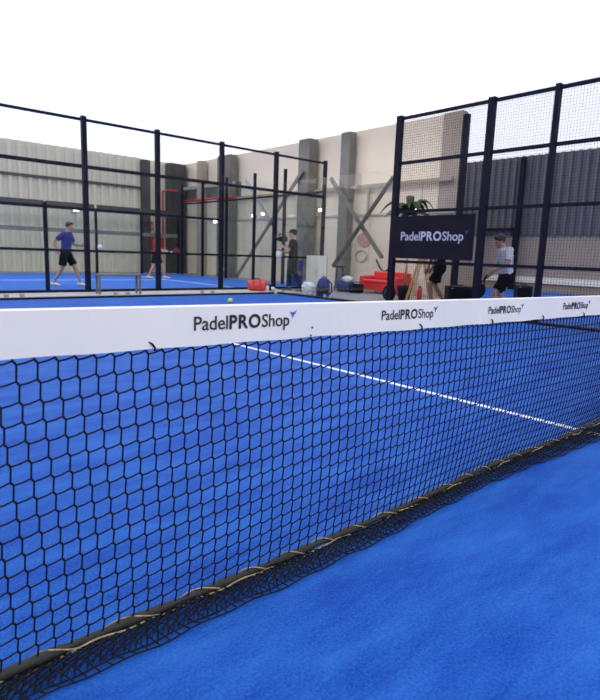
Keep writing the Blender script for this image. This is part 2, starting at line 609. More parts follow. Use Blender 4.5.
posts = [(7.95, 0.13), (5.85, 0.125), (4.66, 0.08), (2.7, 0.1), (0.7, 0.1)]
for y, wd in posts:
    link('post', box(B(), -0.05, 0.05, P(y) - wd / 2, P(y) + wd / 2, 0, 3.9), 'navy', t)
for (ya, wa), (yb, wb) in zip(posts, posts[1:]):
    a, b = P(yb) + wb / 2, P(ya) - wa / 2
    for z in (0.94, 1.97, 2.95, 3.84):
        link('rail', box(B(), -0.025, 0.025, a, b, z - 0.03, z + 0.03), 'navy', t)
    link('wire_mesh', wire(B(), a, b, 0.0, 3.84, 1, 0.03), 'navy', t)
# frameless glass at the corner of our court
t = thing('glass_wall', 'clear glass corner screen right of the near court beside the cameraman', 'glass wall', (FX, 9.9, 0.035))
for a, b in ((-1.86, -0.01), (0.01, 1.82)):
    link('glass_pane', box(B(), -0.006, 0.006, a, b, 0, 2.85), 'glass', t)
    link('clamp', box(B(), -0.02, 0.02, a + 0.05, a + 0.13, 0.0, 0.07), 'lgrey', t)
    link('clamp', box(B(), -0.02, 0.02, b - 0.13, b - 0.05, 0.0, 0.07), 'lgrey', t)
t = thing('glass_wall', 'clear glass wall closing the far end of the near court', 'glass wall', (4.0, 11.80, 0.035))
for i in range(5):
    a = -5.4 + i * 2.16
    link('glass_pane', box(B(), a + 0.01, a + 2.15, -0.006, 0.006, 0, 2.85), 'glass', t)
    link('clamp', box(B(), a + 0.1, a + 0.18, -0.02, 0.02, 0, 0.07), 'lgrey', t)
    link('clamp', box(B(), a + 1.98, a + 2.06, -0.02, 0.02, 0, 0.07), 'lgrey', t)

# the neighbouring court behind: its near side
FY = 13.37
t = thing('court_fence', 'dark framed glass fence along the near side of the far court', 'fence', (4.84, FY, 0.06))
us = [-2.84, -0.92, 1.0, 2.96, 4.93, 6.74, 8.63, 10.5, 12.45]
for i, x in enumerate(us):
    wd = 0.11 if x < 12 else 0.09
    link('post', box(B(), x - 4.84 - wd / 2, x - 4.84 + wd / 2, -0.05, 0.05, 0, 3.9), 'navy', t)
link('post', box(B(), 3.98 - 4.84, 4.06 - 4.84, -0.03, 0.03, 0, 1.95), 'navy', t)
for a, b in zip(us, us[1:]):
    a, b = a - 4.84 + 0.07, b - 4.84 - 0.07
    for z, h in ((0.90, 0.028), (1.85, 0.03), (2.80, 0.04), (3.82, 0.03)):
        if z == 1.85 and b > 5:
            continue
        link('rail', box(B(), a, b, -0.02, 0.02, z - h, z + h), 'navy', t)
    link('glass_pane', box(B(), a, b, 0.025, 0.035, 0.02, 2.76), 'glass2' if a > 3.8 else 'glass', t)
# its far side
t = thing('court_fence', 'distant glass fence with a thick grey top beam before the ribbed wall', 'fence', (6.9, 22.95, 0))
us = [3.0, 4.95, 6.9, 8.85, 10.8, 12.55]
for x in us:
    link('post', box(B(), x - 6.9 - 0.045, x - 6.9 + 0.045, -0.04, 0.04, 0, 2.6), 'navy', t)
for a, b in zip(us, us[1:]):
    a, b = a - 6.9 + 0.05, b - 6.9 - 0.05
    link('top_beam', box(B(), a, b, -0.03, 0.03, 2.46, 2.74), 'char', t)
    link('glass_pane', box(B(), a, b, 0.0, 0.01, 0.02, 2.5), 'glass', t)
    link('rail', box(B(), a, b, -0.03, -0.005, 1.58, 1.74), 'grey', t)
# its right-hand end
t = thing('court_fence', 'dark framed end fence of the far court before the cream panels', 'fence', (12.5, 17.2, 0))
vs = [15.4, 17.15, 19.0, 20.78, 22.5]
for y in vs:
    link('post', box(B(), -0.045, 0.045, y - 17.2 - 0.04, y - 17.2 + 0.04, 0, 3.9), 'navy', t)
for a, b in zip([13.45] + vs, vs):
    a, b = a - 17.2 + 0.05, b - 17.2 - 0.05
    link('rail', box(B(), -0.02, 0.02, a, b, 3.0, 3.06), 'navy', t)
    link('glass_pane', box(B(), 0.0, 0.01, a, b, 0.02, 2.98), 'glass', t)

# door frame on the far right wall and a fence of the bay
t = thing('door_frame', 'dark doorway frame on the distant wall behind the player in white', 'door frame', (20.6, 11.95, 0))
link('jamb', box(B(), -0.06, 0.06, 0.62, 0.70, 0, 2.24), 'navy', t)
link('jamb', box(B(), -0.06, 0.06, -0.70, -0.62, 0, 2.24), 'navy', t)
link('lintel', box(B(), -0.06, 0.06, -0.70, 0.70, 2.24, 2.34), 'navy', t)


# ------------------------------------------------------------------ lettering
def bird_bm(sz):
    """swallow-tailed bird mark, two swept wings and a beak"""
    pts = [(-0.62, 0.52), (-0.12, 0.20), (0.02, 0.44), (0.16, 0.22), (0.74, 0.66), (0.42, 0.10), (0.12, -0.08), (0.0, -0.62),
           (-0.12, -0.06), (-0.32, 0.14)]
    bm = B()
    f = [bm.verts.new((x * sz, y * sz, 0.0008)) for x, y in pts]
    b = [bm.verts.new((x * sz, y * sz, -0.0008)) for x, y in pts]
    bm.faces.new(f)
    bm.faces.new(b[::-1])
    n = len(pts)
    for i in range(n):
        bm.faces.new((f[i], b[i], b[(i + 1) % n], f[(i + 1) % n]))
    return bm


def wordmark(width, parent, origin, basis, m_txt, m_bird):
    """Padel PRO Shop; width from the P to the p; basis 4x4 turns text plane into place"""
    size = 1.0
    parts = []
    x = 0.0
    for body, off in (('Padel', 0.007), ('PRO', 0.028), ('Shop', 0.007)):
        bm = text_bm(body, size, extr=0.004, offset=off)
        xs = [v.co.x for v in bm.verts]
        bm.transform(Matrix.Translation((x - min(xs), 0, 0)))
        x += max(xs) - min(xs) + (0.095 if body != 'Shop' else 0)
        parts.append((body, bm))
    s = width / x
    out = []
    names = {'Padel': 'lettering', 'PRO': 'bold_lettering', 'Shop': 'lettering'}
    for body, bm in parts:
        bm.transform(Matrix.Diagonal((s, s * 1.0, 0.3 * s, 1)))
        bm.transform(basis)
        out.append(link(names[body], bm, m_txt, parent))
    bm = bird_bm(0.36 * s)
    bm.transform(Matrix.Translation((width + 0.24 * s, 0.62 * s, 0)))
    bm.transform(basis)
    out.append(link('bird_emblem', bm, m_bird, parent))
    return out, s


# ------------------------------------------------------------------ black banner on the fence
t = thing('banner', 'black advertising banner with lavender lettering hung on the side fence', 'banner', (FX - 0.085, 6.91, 1.045))
Lb, Hb = 1.92, 0.86
bm = B()
n = 24
for i in range(n):
    a0, a1 = -Lb / 2 + Lb * i / n, -Lb / 2 + Lb * (i + 1) / n
box(bm, -0.006, 0.006, -Lb / 2, Lb / 2, 0, Hb)
cloth = link('banner_sheet', bm, 'sign', t)
# text basis: text x -> world -y, text y -> z, normal -> -x
Mb = Matrix(((0, 0, -1, -0.0085), (-1, 0, 0, 0.76), (0, 1, 0, 0.37), (0, 0, 0, 1)))
wordmark(1.50, t, None, Mb, 'signtx', 'violet2')
for y in (-Lb / 2 + 0.05, 0, Lb / 2 - 0.05):
    link('tie', tube(B(), [(-0.01, y, Hb - 0.03), (0.012, y, Hb + 0.02)], 0.006), 'black', t)
    link('tie', tube(B(), [(-0.01, y, 0.03), (0.012, y, -0.03)], 0.006), 'black', t)


# ------------------------------------------------------------------ the net
NV = 1.25
X0, X1 = -1.45, 8.65


def ztop(u):
    c = 3.62
    k = min(1.0, abs(u - c) / 5.0)
    return 0.882 + 0.0076 * abs(u - c) ** 1.3


TAPE_H = 0.102
net = thing('padel_net', 'black padel net under a white headband crossing the blue court', 'net', (3.62, NV, 0))


def N(u, v, z):
    return Vector((u - 3.62, v - NV, z))


# headband: folded vinyl, slight waves
bm = B()
nu = 260
prof = [(-0.008, 0.985), (-0.009, 0.0), (0.009, 0.0), (0.008, 0.985), (0.0, 1.02)]
rings = []
for i in range(nu + 1):
    u = X0 + (X1 - X0) * i / nu
    wv = 0.0018 * math.sin(u * 7.3) + 0.0012 * math.sin(u * 17.1 + 1)
    zt = ztop(u)
    rings.append([bm.verts.new(N(u, NV + d + wv * (1 - h), zt - TAPE_H * (1 - h) + (0.0012 * math.sin(u * 23) if h < 0.1 else 0)))
                  for d, h in prof])
for a, b in zip(rings, rings[1:]):
    m_ = len(prof)
    for k in range(m_):
        bm.faces.new((a[k], b[k], b[(k + 1) % m_], a[(k + 1) % m_]))
bm.faces.new(rings[0])
bm.faces.new(rings[-1][::-1])
tape = link('headband', bm, 'tape', net, label='white printed vinyl headband')
# hem seam
# logos
for ua, ub in ((0.722, 1.048), (1.442, 1.742), (2.112, 2.39), (2.80, 3.10)):
    wdt = (ub - ua) * 0.965
    zb = (ztop(ua) + ztop(ub)) / 2 - 0.060
    sl = math.atan2(ztop(ub) - ztop(ua), ub - ua)
    Mb = Matrix.Translation(N(ua, NV - 0.0105, zb)) @ Matrix.Rotation(-sl, 4, 'Y') @ Matrix(((1, 0, 0, 0), (0, 0, -1, 0), (0, 1, 0, 0), (0, 0, 0, 1)))
    wordmark(wdt, tape, None, Mb, 'ink', 'violet')


# net mesh
def rope_v(u):      # where the ground rope lies
    return NV + 0.128 + 0.018 * (u - 1.8) + 0.012 * math.sin(u * 3.1) if u < 4 else NV + 0.16 + 0.01 * math.sin(u * 3)


def rope_z(u):
    return 0.016 + 0.006 * math.sin(u * 2.7 + 1) ** 2


CELL = 0.0445
DU = 0.0425


def surf(u, s, ztb, L):
    """s 0 at the headband, 1 at the ground rope"""
    z = ztb + (rope_z(u) - ztb) * s
    sag = 0.035 * math.sin(PI * s) + 0.012 * math.sin(u * 2.1 + s * 4) * s * (1 - s) * 2
    v = NV + (rope_v(u) - NV) * (s ** 2.2) + sag * 0.5
    return Vector((u, v, z))


ROWS = 17


def lerp_c(u, a, b, va, vb):
    k = max(0.0, min(1.0, (u - a) / (b - a)))
    return va + (vb - va) * k


COLU = [X0 - 0.15]
while COLU[-1] < X1 + 0.05:
    COLU.append(COLU[-1] + lerp_c(COLU[-1], 0.6, 2.3, 0.0423, 0.0355))
ncol = len(COLU)
bm = B()


def knot(i, j):
    """two ends of the knot: upper-left and lower-right"""
    jw = 0.004 * math.sin(i * 1.7 + j * 0.9) + 0.003 * math.sin(i * 0.31 + j * 2.3)
    u = COLU[i] + j * 0.0423 * lerp_c(COLU[i], 0.5, 2.5, 0.125, 0.24)
    uu = max(X0 + 0.03, min(X1 - 0.03, u))
    zt = ztop(uu) - TAPE_H + 0.002

    def at(du, dj):
        a = max(X0 + 0.03, min(X1 - 0.03, u + du * DU))
        s = (j + dj + jw * 3 + 0.22) / (ROWS + 0.33)
        s = max(0.0, min(1.0, s))
        return surf(a, s, zt, 0) - Vector((3.62, NV, 0))
    return at(-0.075, -0.09), at(0.075, 0.11)


R = 0.0024


def strand(a, b, r=R):
    if (a - b).length > 0.004:
        tube(bm, [a, b], r, seg=5, cap=False)


for i in range(ncol):
    for j in range(0, ROWS + 1):
        ul, lr = knot(i, j)
        if lr.x <= X0 - 3.62 + 0.04 or ul.x >= X1 - 3.62 - 0.04:
            continue
        tube(bm, [ul, lr], [R * 1.0, R * 1.0], seg=5)
        if j == 0:
            tube(bm, [ul, ul + Vector((-0.002, 0, 0.010))], R, seg=5)
        if j >= 0:
            tube(bm, [ul * 0.75 + lr * 0.25, ul * 0.5 + lr * 0.5, ul * 0.25 + lr * 0.75], [R, R * 1.45, R], seg=6)
        if j < ROWS:
            strand(lr, knot(i, j + 1)[0])
        if i < ncol - 1:
            a, b = lr, knot(i + 1, j)[0]
            mid = (a + b) / 2 - Vector((0, 0, 0.0015))
            tube(bm, [a, mid, b], R * 0.92, seg=5, cap=False)
netmesh = link('net_mesh', bm, 'cord', net, smooth=True)

# ground rope: dark cable wound with sandy cord
bm = B()
pts = [N(X0 + 0.05 + k * 0.04, rope_v(X0 + 0.05 + k * 0.04), rope_z(X0 + 0.05 + k * 0.04)) for k in range(int((X1 - X0 - 0.1) / 0.04) + 1)]
tube(bm, pts, [0.0125 + 0.003 * math.sin(k * 0.9) + 0.002 * math.sin(k * 2.3) for k in range(len(pts))], seg=8)
link('ground_rope', bm, 'ropeb', net, smooth=True, label='dark bottom rope')
bm = B()
sp = []
L = X1 - X0 - 0.1
for k in range(int(L / 0.012)):
    u = X0 + 0.05 + k * 0.012
    # wrapping pitch varies so the cord shows in dashes
    a = u * 34 + 1.5 * math.sin(u * 5)
    sp.append(N(u, rope_v(u) + math.cos(a) * 0.015, rope_z(u) + math.sin(a) * 0.013 + 0.001))
tube(bm, sp, 0.0022, seg=5)
link('lashing_cord', bm, 'gold', net, smooth=True, label='sandy coloured winding cord')
bm = B()
sp = []
for k in range(int(L / 0.02)):
    u = X0 + 0.05 + k * 0.02
    sp.append(N(u, rope_v(u) - 0.018 + 0.006 * math.sin(u * 19) + 0.004 * math.sin(u * 41), 0.012 + 0.006 * math.sin(u * 15)))
tube(bm, sp, 0.003, seg=5)
link('lashing_cord', bm, 'gold', net, smooth=True, label='sandy coloured straight cord')
# loose skirt of the net lying on the turf on the near side
bm = B()


def skirt(i, j, lay):
    u = X0 - 0.06 + (i + 0.5 * lay) * DU * 0.75 + j * (0.012 if lay == 0 else -0.009)
    u = max(X0 + 0.03, min(X1 - 0.03, u))
    wdt = 0.105 + 0.012 * max(0, min(3, u - 2)) + 0.012 * math.sin(u * 2.3) + 0.004 * math.sin(u * 13)
    s = j / 5.0
    v = rope_v(u) - 0.006 - wdt * s * (1.0 if lay == 0 else 0.82)
    z = 0.008 + 0.020 * math.sin(PI * min(1, s * 1.1)) * (1 - 0.4 * s) * (1.0 if lay == 0 else 0.45) + 0.004 * math.sin(u * 31 + j * 2.0 + lay) * s
    return N(u, v, max(0.003, z))


nk = int((X1 - X0) / (DU * 0.75)) + 3
for lay in (0, 1):
    for i in range(nk):
        for j in range(6):
            a = skirt(i, j, lay)
            if a.x <= X0 - 3.62 + 0.035 or a.x >= X1 - 3.62 - 0.035:
                continue
            if j < 5:
                tube(bm, [a, skirt(i, j + 1, lay)], R * 0.95, seg=5, cap=False)
            if i < nk - 1 and j > 0:
                b = skirt(i + 1, j - 1 if j < 5 else j, lay)
                if (a - b).length > 0.003:
                    tube(bm, [a, b], R * 0.95, seg=5, cap=False)
link('net_skirt', bm, 'cord', net, smooth=True, label='loose lower edge of the net on the turf')
# lacing knots poking out under the headband
for u in (0.612, 1.665, 2.15, 2.60, 3.05, -0.2):
    zt = ztop(u) - TAPE_H
    bm = tube(B(), [N(u - 0.014, NV - 0.012, zt + 0.019), N(u - 0.006, NV - 0.014, zt + 0.013), N(u + 0.001, NV - 0.013, zt + 0.004),
                    N(u + 0.004, NV - 0.006, zt - 0.004), N(u + 0.012, NV, zt - 0.005)], [0.0016, 0.0026, 0.0026, 0.0026, 0.0018], seg=6)
    link('lacing_tail', bm, 'cord', net, smooth=True)
for u, dz in ((1.127, 0.030), (1.122, 0.006)):
    link('snap_button', ball(B(), N(u, NV - 0.0115, ztop(u) - TAPE_H + dz), 0.0034, 1, 0.5, 1), 'violet2', net, smooth=True)
# headline cable end and posts
for u in (X0 - 0.03, X1 + 0.03):
    pz = ztop(u) + 0.0
    bm = box(B(), u - 3.62 - 0.03, u - 3.62 + 0.03, -0.03, 0.03, 0, pz)
    link('net_post', bm, 'navy', net)


# ------------------------------------------------------------------ small objects
def tennis_ball(loc, label, m='ball', r=0.034, stretch=1.0):
    bm = ball(B(), (0, 0, 0), r, stretch, 1, 1, 16)
    o = link('tennis_ball', bm, m, smooth=True)
    o.location = loc
    tag(o, label, 'ball')
    # seam
    pts = []
    for k in range(33):
        a = 2 * PI * k / 32
        p = Vector((math.cos(a) + 0.28 * math.cos(3 * a), math.sin(a) - 0.28 * math.sin(3 * a), 0.75 * math.sin(2 * a)))
        pts.append(p.normalized() * r * 1.0)
    link('seam', tube(B(), pts, r * 0.05, seg=4), 'whitefab', o)
    return o


tennis_ball((6.56, 9.79, 0.055), 'yellow ball lying alone on the near court just above the net', r=0.052)
tennis_ball((9.16, 11.55, 0.045), 'yellow ball lying in the far corner of the near court', r=0.042)
o = tennis_ball((9.10, 14.0, 0.55), 'yellow ball in flight in front of the right glass panel', r=0.05)
tennis_ball((6.23, 15.9, 1.06), 'white ball in flight right of the player in blue', 'wball', r=0.07)

# bench on the walkway
t = thing('bench', 'low slim grey metal bench on the walkway behind the near court', 'bench', (5.36, 12.62, 0.004), -0.12)
link('bench_top', box(B(), -0.5, 0.5, -0.15, 0.15, 0.415, 0.455, 0.008), 'grey', t)
for sx in (-1, 1):
    for sy in (-1, 1):
        link('leg', box(B(), sx * 0.46 - 0.02, sx * 0.46 + 0.02, sy * 0.13 - 0.02, sy * 0.13 + 0.02, 0, 0.415), 'grey', t)
    link('stretcher', box(B(), sx * 0.46 - 0.012, sx * 0.46 + 0.012, -0.11, 0.11, 0.36, 0.385), 'grey', t)

# red sports bag
t = thing('sports_bag', 'round red sports bag on the walkway left of the navy post', 'bag', (9.42, 12.72, 0.004), -0.7)
bm = loft(B(), [((x, 0, 0.15), (0, 0.14 * k, 0), (0, 0, 0.15 * k)) for x, k in
                ((-0.26, 0.55), (-0.235, 0.86), (-0.18, 1.0), (0.0, 1.04), (0.18, 1.0), (0.235, 0.86), (0.26, 0.55))], 20)
link('bag_body', bm, 'sofa', t, smooth=True)
for x in (-0.09, 0.09):
    link('strap', tube(B(), [(x, 0.15 * math.cos(a) * 1.04, 0.155 + 0.155 * math.sin(a)) for a in [k * PI / 10 for k in range(11)]], 0.012), 'maroon', t)
link('carry_handle', tube(B(), [(-0.09, 0, 0.31), (-0.05, 0, 0.345), (0.05, 0, 0.345), (0.09, 0, 0.31)], 0.012), 'maroon', t)
link('zip', box(B(), -0.2, 0.2, -0.008, 0.008, 0.300, 0.312), 'black', t)

t = thing('water_bottle', 'small dark bottle beside the round red bag', 'bottle', (9.80, 12.62, 0.0))
link('bottle_body', loft(B(), [((0, 0, z), (r, 0, 0), (0, r, 0)) for z, r in ((0, .036), (.16, .038), (.19, .03), (.20, .015))], 14), 'black', t, smooth=True)
link('bottle_cap', loft(B(), [((0, 0, z), (r, 0, 0), (0, r, 0)) for z, r in ((.198, .018), (.225, .018))], 12), 'ball', t)
t = thing('towel', 'crumpled white towel at the foot of the navy post', 'towel', (10.0, 12.9, 0.0))
bm = B()
bmesh.ops.create_grid(bm, x_segments=16, y_segments=16, size=0.17)
for v in bm.verts:
    r = v.co.length
    v.co.z = 0.10 * max(0, 1 - r / 0.2) ** 0.7 + 0.02 * math.sin(v.co.x * 50) * math.cos(v.co.y * 38) + 0.025
ex = bmesh.ops.extrude_face_region(bm, geom=bm.faces[:])
for g in ex['geom']:
    if isinstance(g, bmesh.types.BMVert):
        g.co.z = max(0.004, g.co.z - 0.015)
link('towel_cloth', bm, 'whitefab', t, smooth=True)


def crumple(rx, ry, rz_, z0, seed, amp=0.16):
    bm = ball(B(), (0, 0, 0), 1.0, seg=22)
    rd = random.Random(seed)
    ph = [rd.uniform(0, 6) for _ in range(6)]
    for v in bm.verts:
        k = 1 + amp * (math.sin(v.co.x * 5 + ph[0]) * math.cos(v.co.y * 6 + ph[1]) + 0.6 * math.sin(v.co.z * 9 + v.co.x * 4 + ph[2]))
        v.co = Vector((v.co.x * rx * k, v.co.y * ry * k, z0 + v.co.z * rz_ * k))
    return bm


# navy rucksack with white towel, outside our court's corner
t = thing('rucksack', 'navy rucksack standing outside the glass corner left of the sofa', 'bag', (9.90, 10.55, 0.0), -0.75)
bm = loft(B(), [((0.0 + 0.05 * z, 0, z), (0.17 * k, 0, 0), (0, 0.13 * k, 0)) for z, k in
                ((0.0, .85), (.03, 1), (.2, 1.05), (.34, .95), (.43, .75), (.49, .35))], 18)
link('bag_body', bm, 'navyfab', t, smooth=True)
link('shoulder_strap', tube(B(), [(0.12, -0.06, 0.44), (0.22, -0.07, 0.34), (0.24, -0.07, 0.15), (0.17, -0.06, 0.04)], 0.018), 'black', t, smooth=True)
link('front_pocket', box(B(), -0.12, 0.12, -0.175, -0.10, 0.04, 0.22, 0.03), 'black', t, smooth=True)
link('carry_handle', tube(B(), [(-0.02, 0, 0.46), (0.0, 0, 0.52), (0.05, 0, 0.52), (0.07, 0, 0.46)], 0.012), 'black', t)
t = thing('towel', 'white towel heaped against the navy rucksack', 'towel', (9.80, 10.98, 0.0), -1.2)
link('towel_cloth', crumple(0.2, 0.14, 0.15, 0.20, 3), 'whitefab', t, smooth=True)
link('towel_corner', crumple(0.16, 0.1, 0.06, 0.06, 5), 'whitefab', t, smooth=True)

# white cabinet
t = thing('storage_cabinet', 'tall white cabinet standing behind the navy rucksack', 'cabinet', (11.52, 12.56, 0.0), -0.85)
link('case', box(B(), -0.30, 0.30, -0.2, 0.2, 0.05, 1.03, 0.006), 'white', t)
link('plinth', box(B(), -0.28, 0.28, -0.18, 0.18, 0, 0.05), 'grey', t)
for s in (-1, 1):
    d = link('cabinet_door', box(B(), -0.292 if s < 0 else 0.004, -0.004 if s < 0 else 0.292, -0.215, -0.2, 0.07, 1.01, 0.003), 'white', t)
    link('handle', box(B(), s * 0.03 - 0.006, s * 0.03 + 0.006, -0.23, -0.214, 0.5, 0.62), 'lgrey', d)

# blue folding chair
t = thing('folding_chair', 'blue canvas folding chair behind the cameraman', 'chair', (11.02, 13.0, 0.0), -0.75)
link('backrest', box(B(), -0.22, 0.22, 0.19, 0.205, 0.55, 0.88, 0.004), 'bluechair', t)
link('seat', box(B(), -0.22, 0.22, -0.2, 0.2, 0.42, 0.44, 0.006), 'bluechair', t)
for s in (-1, 1):
    link('leg', tube(B(), [(s * 0.23, -0.22, 0.0), (s * 0.23, 0.2, 0.88)], 0.014), 'bluechair', t)
    link('leg', tube(B(), [(s * 0.21, 0.22, 0.0), (s * 0.21, -0.2, 0.43)], 0.014), 'bluechair', t)
link('side_panel', box(B(), -0.22, 0.22, 0.0, 0.012, 0.1, 0.40), 'bluechair', t)

# black stool
t = thing('bar_stool', 'black stool standing under the dark diagonal brace', 'stool', (12.35, 12.42, 0.0), -0.75)
link('seat', loft(B(), [((0, 0, z), (r, 0, 0), (0, r, 0)) for z, r in ((0.69, .15), (.70, .17), (.73, .17), (.745, .15))], 20), 'black', t)
for k in range(4):
    a = PI / 4 + k * PI / 2
    link('leg', tube(B(), [(0.12 * math.cos(a), 0.12 * math.sin(a), 0.69), (0.19 * math.cos(a), 0.19 * math.sin(a), 0)], 0.015), 'black', t)
link('footrest', tube(B(), [(0.17 * math.cos(a), 0.17 * math.sin(a), 0.25) for a in [k * PI / 8 for k in range(17)]], 0.009), 'black', t)


def holdall(loc, rz, ln, hh, label, m='navyfab'):
    t = thing('holdall', label, 'bag', loc, rz)
    bm = loft(B(), [((x * ln, 0, hh * 0.5), (0, 0.13 * k, 0), (0, 0, hh * 0.5 * k)) for x, k in
                    ((-0.5, .6), (-.46, .92), (-.3, 1), (.3, 1), (.46, .92), (.5, .6))], 16)
    link('bag_body', bm, m, t, smooth=True)
    for s in (-1, 1):
        link('carry_handle', tube(B(), [(-0.1, s * .05, hh * .97), (-0.07, s * .06, hh * 1.15), (0.07, s * .06, hh * 1.15), (0.1, s * .05, hh * .97)], 0.01), 'black', t)
    link('zip', box(B(), -0.3 * ln, 0.3 * ln, -0.008, 0.008, hh * 0.985, hh * 1.01), 'black', t)
    return t


holdall((12.0, 11.82, 0), -0.75, 0.5, 0.32, 'navy holdall topped with a white towel left of the red sofa')
holdall((11.95, 11.30, 0), -0.75, 0.42, 0.27, 'low dark holdall in front of the left end of the red sofa', 'blackfab')
t = thing('towel', 'white towel lying on the navy holdall left of the red sofa', 'towel', (12.05, 11.76, 0.30), -0.6)
link('towel_cloth', crumple(0.16, 0.11, 0.10, 0.07, 9), 'whitefab', t, smooth=True)

# red sofa along the wall, facing -x
t = thing('sofa', 'glossy red two seat sofa against the cream wall', 'sofa', (12.78, 10.90, 0.0))
Ls = 0.74
link('seat_base', box(B(), -0.38, 0.36, -Ls + 0.12, Ls - 0.12, 0.09, 0.30, 0.03), 'sofa', t, smooth=False)
for s in (-1, 1):
    a, b = (0.005, Ls - 0.16) if s > 0 else (-Ls + 0.16, -0.005)
    link('seat_cushion', box(B(), -0.40, 0.2, a, b, 0.302, 0.40, 0.04), 'sofa', t)
    link('back_cushion', box(B(), 0.08, 0.26, a, b, 0.402, 0.64, 0.05), 'sofa', t)
    y0, y1 = (Ls - 0.155, Ls) if s > 0 else (-Ls, -Ls + 0.155)
    bm = box(B(), -0.38, 0.38, y0, y1, 0.09, 0.50, 0.04)
    link('armrest', bm, 'sofa', t)
    for x in (-0.33, 0.3):
        link('leg', tube(B(), [(x, s * (Ls - 0.08), 0.09), (x, s * (Ls - 0.08), 0)], [0.03, 0.02]), 'lgrey', t)
link('backrest', box(B(), 0.262, 0.40, -Ls + 0.12, Ls - 0.12, 0.09, 0.62, 0.04), 'sofa', t)

# faded print and hanging strap on the wall
t = thing('wall_print', 'faded pink print on the cream wall above the sofa', 'print', (13.54, 12.55, 1.32), -PI / 2)
bm = loft(B(), [((0, y, 0.27), (0.30, 0, 0), (0, 0, 0.24)) for y in (-0.012, 0.008)], 28)
link('disc', bm, 'pink', t)
bm = B()
tube(bm, [(0.24 * math.cos(a) - 0.1, -0.02, 0.18 * math.sin(a) - 0.25) for a in [k * PI / 10 for k in range(21)]], 0.018)
link('ring', bm, 'lgrey', t)
bm = tube(B(), [(13.5, 11.98 - 0.72 * k / 12, 0.98 - 0.36 * math.sin(PI * k / 12)) for k in range(13)], 0.022)
tag(link('hanging_strap', bm, 'black', smooth=True), 'black strap hanging in a loop on the wall over the sofa', 'strap')

# yellow step ladder and extinguisher
t = thing('step_ladder', 'yellow wooden step ladder standing open below the black banner', 'ladder', (11.2, 8.42, 0.0), 0.85)
for s in (-1, 1):
    link('front_rail', bar(B(), (s * 0.25, -0.28, 0), (s * 0.15, 0.0, 1.2), 0.065, 0.04), 'wood', t)
    link('rear_rail', bar(B(), (s * 0.23, 0.32, 0), (s * 0.14, 0.03, 1.2), 0.055, 0.035), 'wood', t)
for k in range(4):
    z = 0.25 + k * 0.25
    hw = 0.25 - 0.1 * z / 1.2
    y = -0.28 + 0.28 * z / 1.2
    link('tread', box(B(), -hw, hw, y - 0.04, y + 0.05, z - 0.012, z + 0.012), 'wood', t)
link('top_step', box(B(), -0.17, 0.17, -0.07, 0.09, 1.2, 1.225, 0.005), 'wood', t)
t = thing('fire_extinguisher', 'red fire extinguisher in front of the yellow step ladder', 'extinguisher', (10.80, 8.17, 0))
t.scale = (0.75, 0.75, 0.75)
link('cylinder_body', loft(B(), [((0, 0, z), (r, 0, 0), (0, r, 0)) for z, r in ((0, .07), (.02, .08), (.42, .08), (.48, .05), (.5, .025))], 18), 'red', t, smooth=True)
link('valve', box(B(), -0.03, 0.03, -0.02, 0.02, 0.5, 0.55, 0.005), 'black', t)
link('hose', tube(B(), [(0.03, 0, 0.53), (0.1, 0, 0.5), (0.11, 0, 0.3), (0.095, 0, 0.18)], 0.011), 'black', t)

# potted palm
t = thing('potted_palm', 'tall dark green potted palm rising behind the black banner', 'plant', (11.35, 9.05, 0.0))
link('pot', loft(B(), [((0, 0, z), (r, 0, 0), (0, r, 0)) for z, r in ((0, .15), (.3, .2), (.36, .21), (.37, .18))], 20), 'black', t, smooth=True)
link('stem', tube(B(), [(0, 0, 0.3), (0.03, 0.02, 1.0), (-0.02, 0.0, 1.7), (0.0, 0.0, 2.15)], [0.03, 0.026, 0.02, 0.014]), 'brown', t, smooth=True)


def leaf_bm(rd, az, ln, rise, wid):
    bm = B()
    n = 9
    pl, pr, pc = [], [], []
    dx, dy = math.cos(az), math.sin(az)
    for k in range(n + 1):
        s = k / n
        r = ln * s
        z = 2.12 + rise * math.sin(s * PI * 0.8) - 0.28 * ln * s * s
        wk = wid * math.sin(PI * min(1, s * 0.93 + 0.05)) ** 0.8 + 0.004
        c = Vector((dx * r, dy * r, z))
        sd = Vector((-dy, dx, 0)) * wk
        pl.append(bm.verts.new(c + sd - Vector((0, 0, wk * 0.35))))
        pr.append(bm.verts.new(c - sd - Vector((0, 0, wk * 0.35))))
        pc.append(bm.verts.new(c))
    for k in range(n):
        bm.faces.new((pl[k], pc[k], pc[k + 1], pl[k + 1]))
        bm.faces.new((pc[k], pr[k], pr[k + 1], pc[k + 1]))
    bmesh.ops.solidify(bm, geom=bm.faces[:], thickness=0.004)
    return bm


rd = random.Random(7)
for k in range(15):
    az = k * 2.4 + rd.uniform(-.2, .2)
    link('leaf', leaf_bm(rd, az, rd.uniform(0.5, 0.9), rd.uniform(0.1, 0.5), rd.uniform(0.09, 0.15)), 'leaf', t, smooth=True)


def speaker(loc, rz, wd, dp, ht, label):
    t = thing('loudspeaker', label, 'speaker', loc, rz)
    link('cabinet_box', box(B(), -wd / 2, wd / 2, -dp / 2, dp / 2, 0, ht, 0.015), 'black', t)
    link('grille', box(B(), -wd / 2 + .03, wd / 2 - .03, -dp / 2 - .012, -dp / 2 + .001, 0.04, ht - .06, 0.004), 'blackfab', t)
    link('badge', box(B(), -wd / 2 + .05, -wd / 2 + .09, -dp / 2 - .016, -dp / 2 - .01, ht - .05, ht - .03), 'lgrey', t)
    link('handle', bar(B(), (-0.08, 0, ht + .02), (0.08, 0, ht + .02), 0.02, 0.02), 'black', t)
    return t


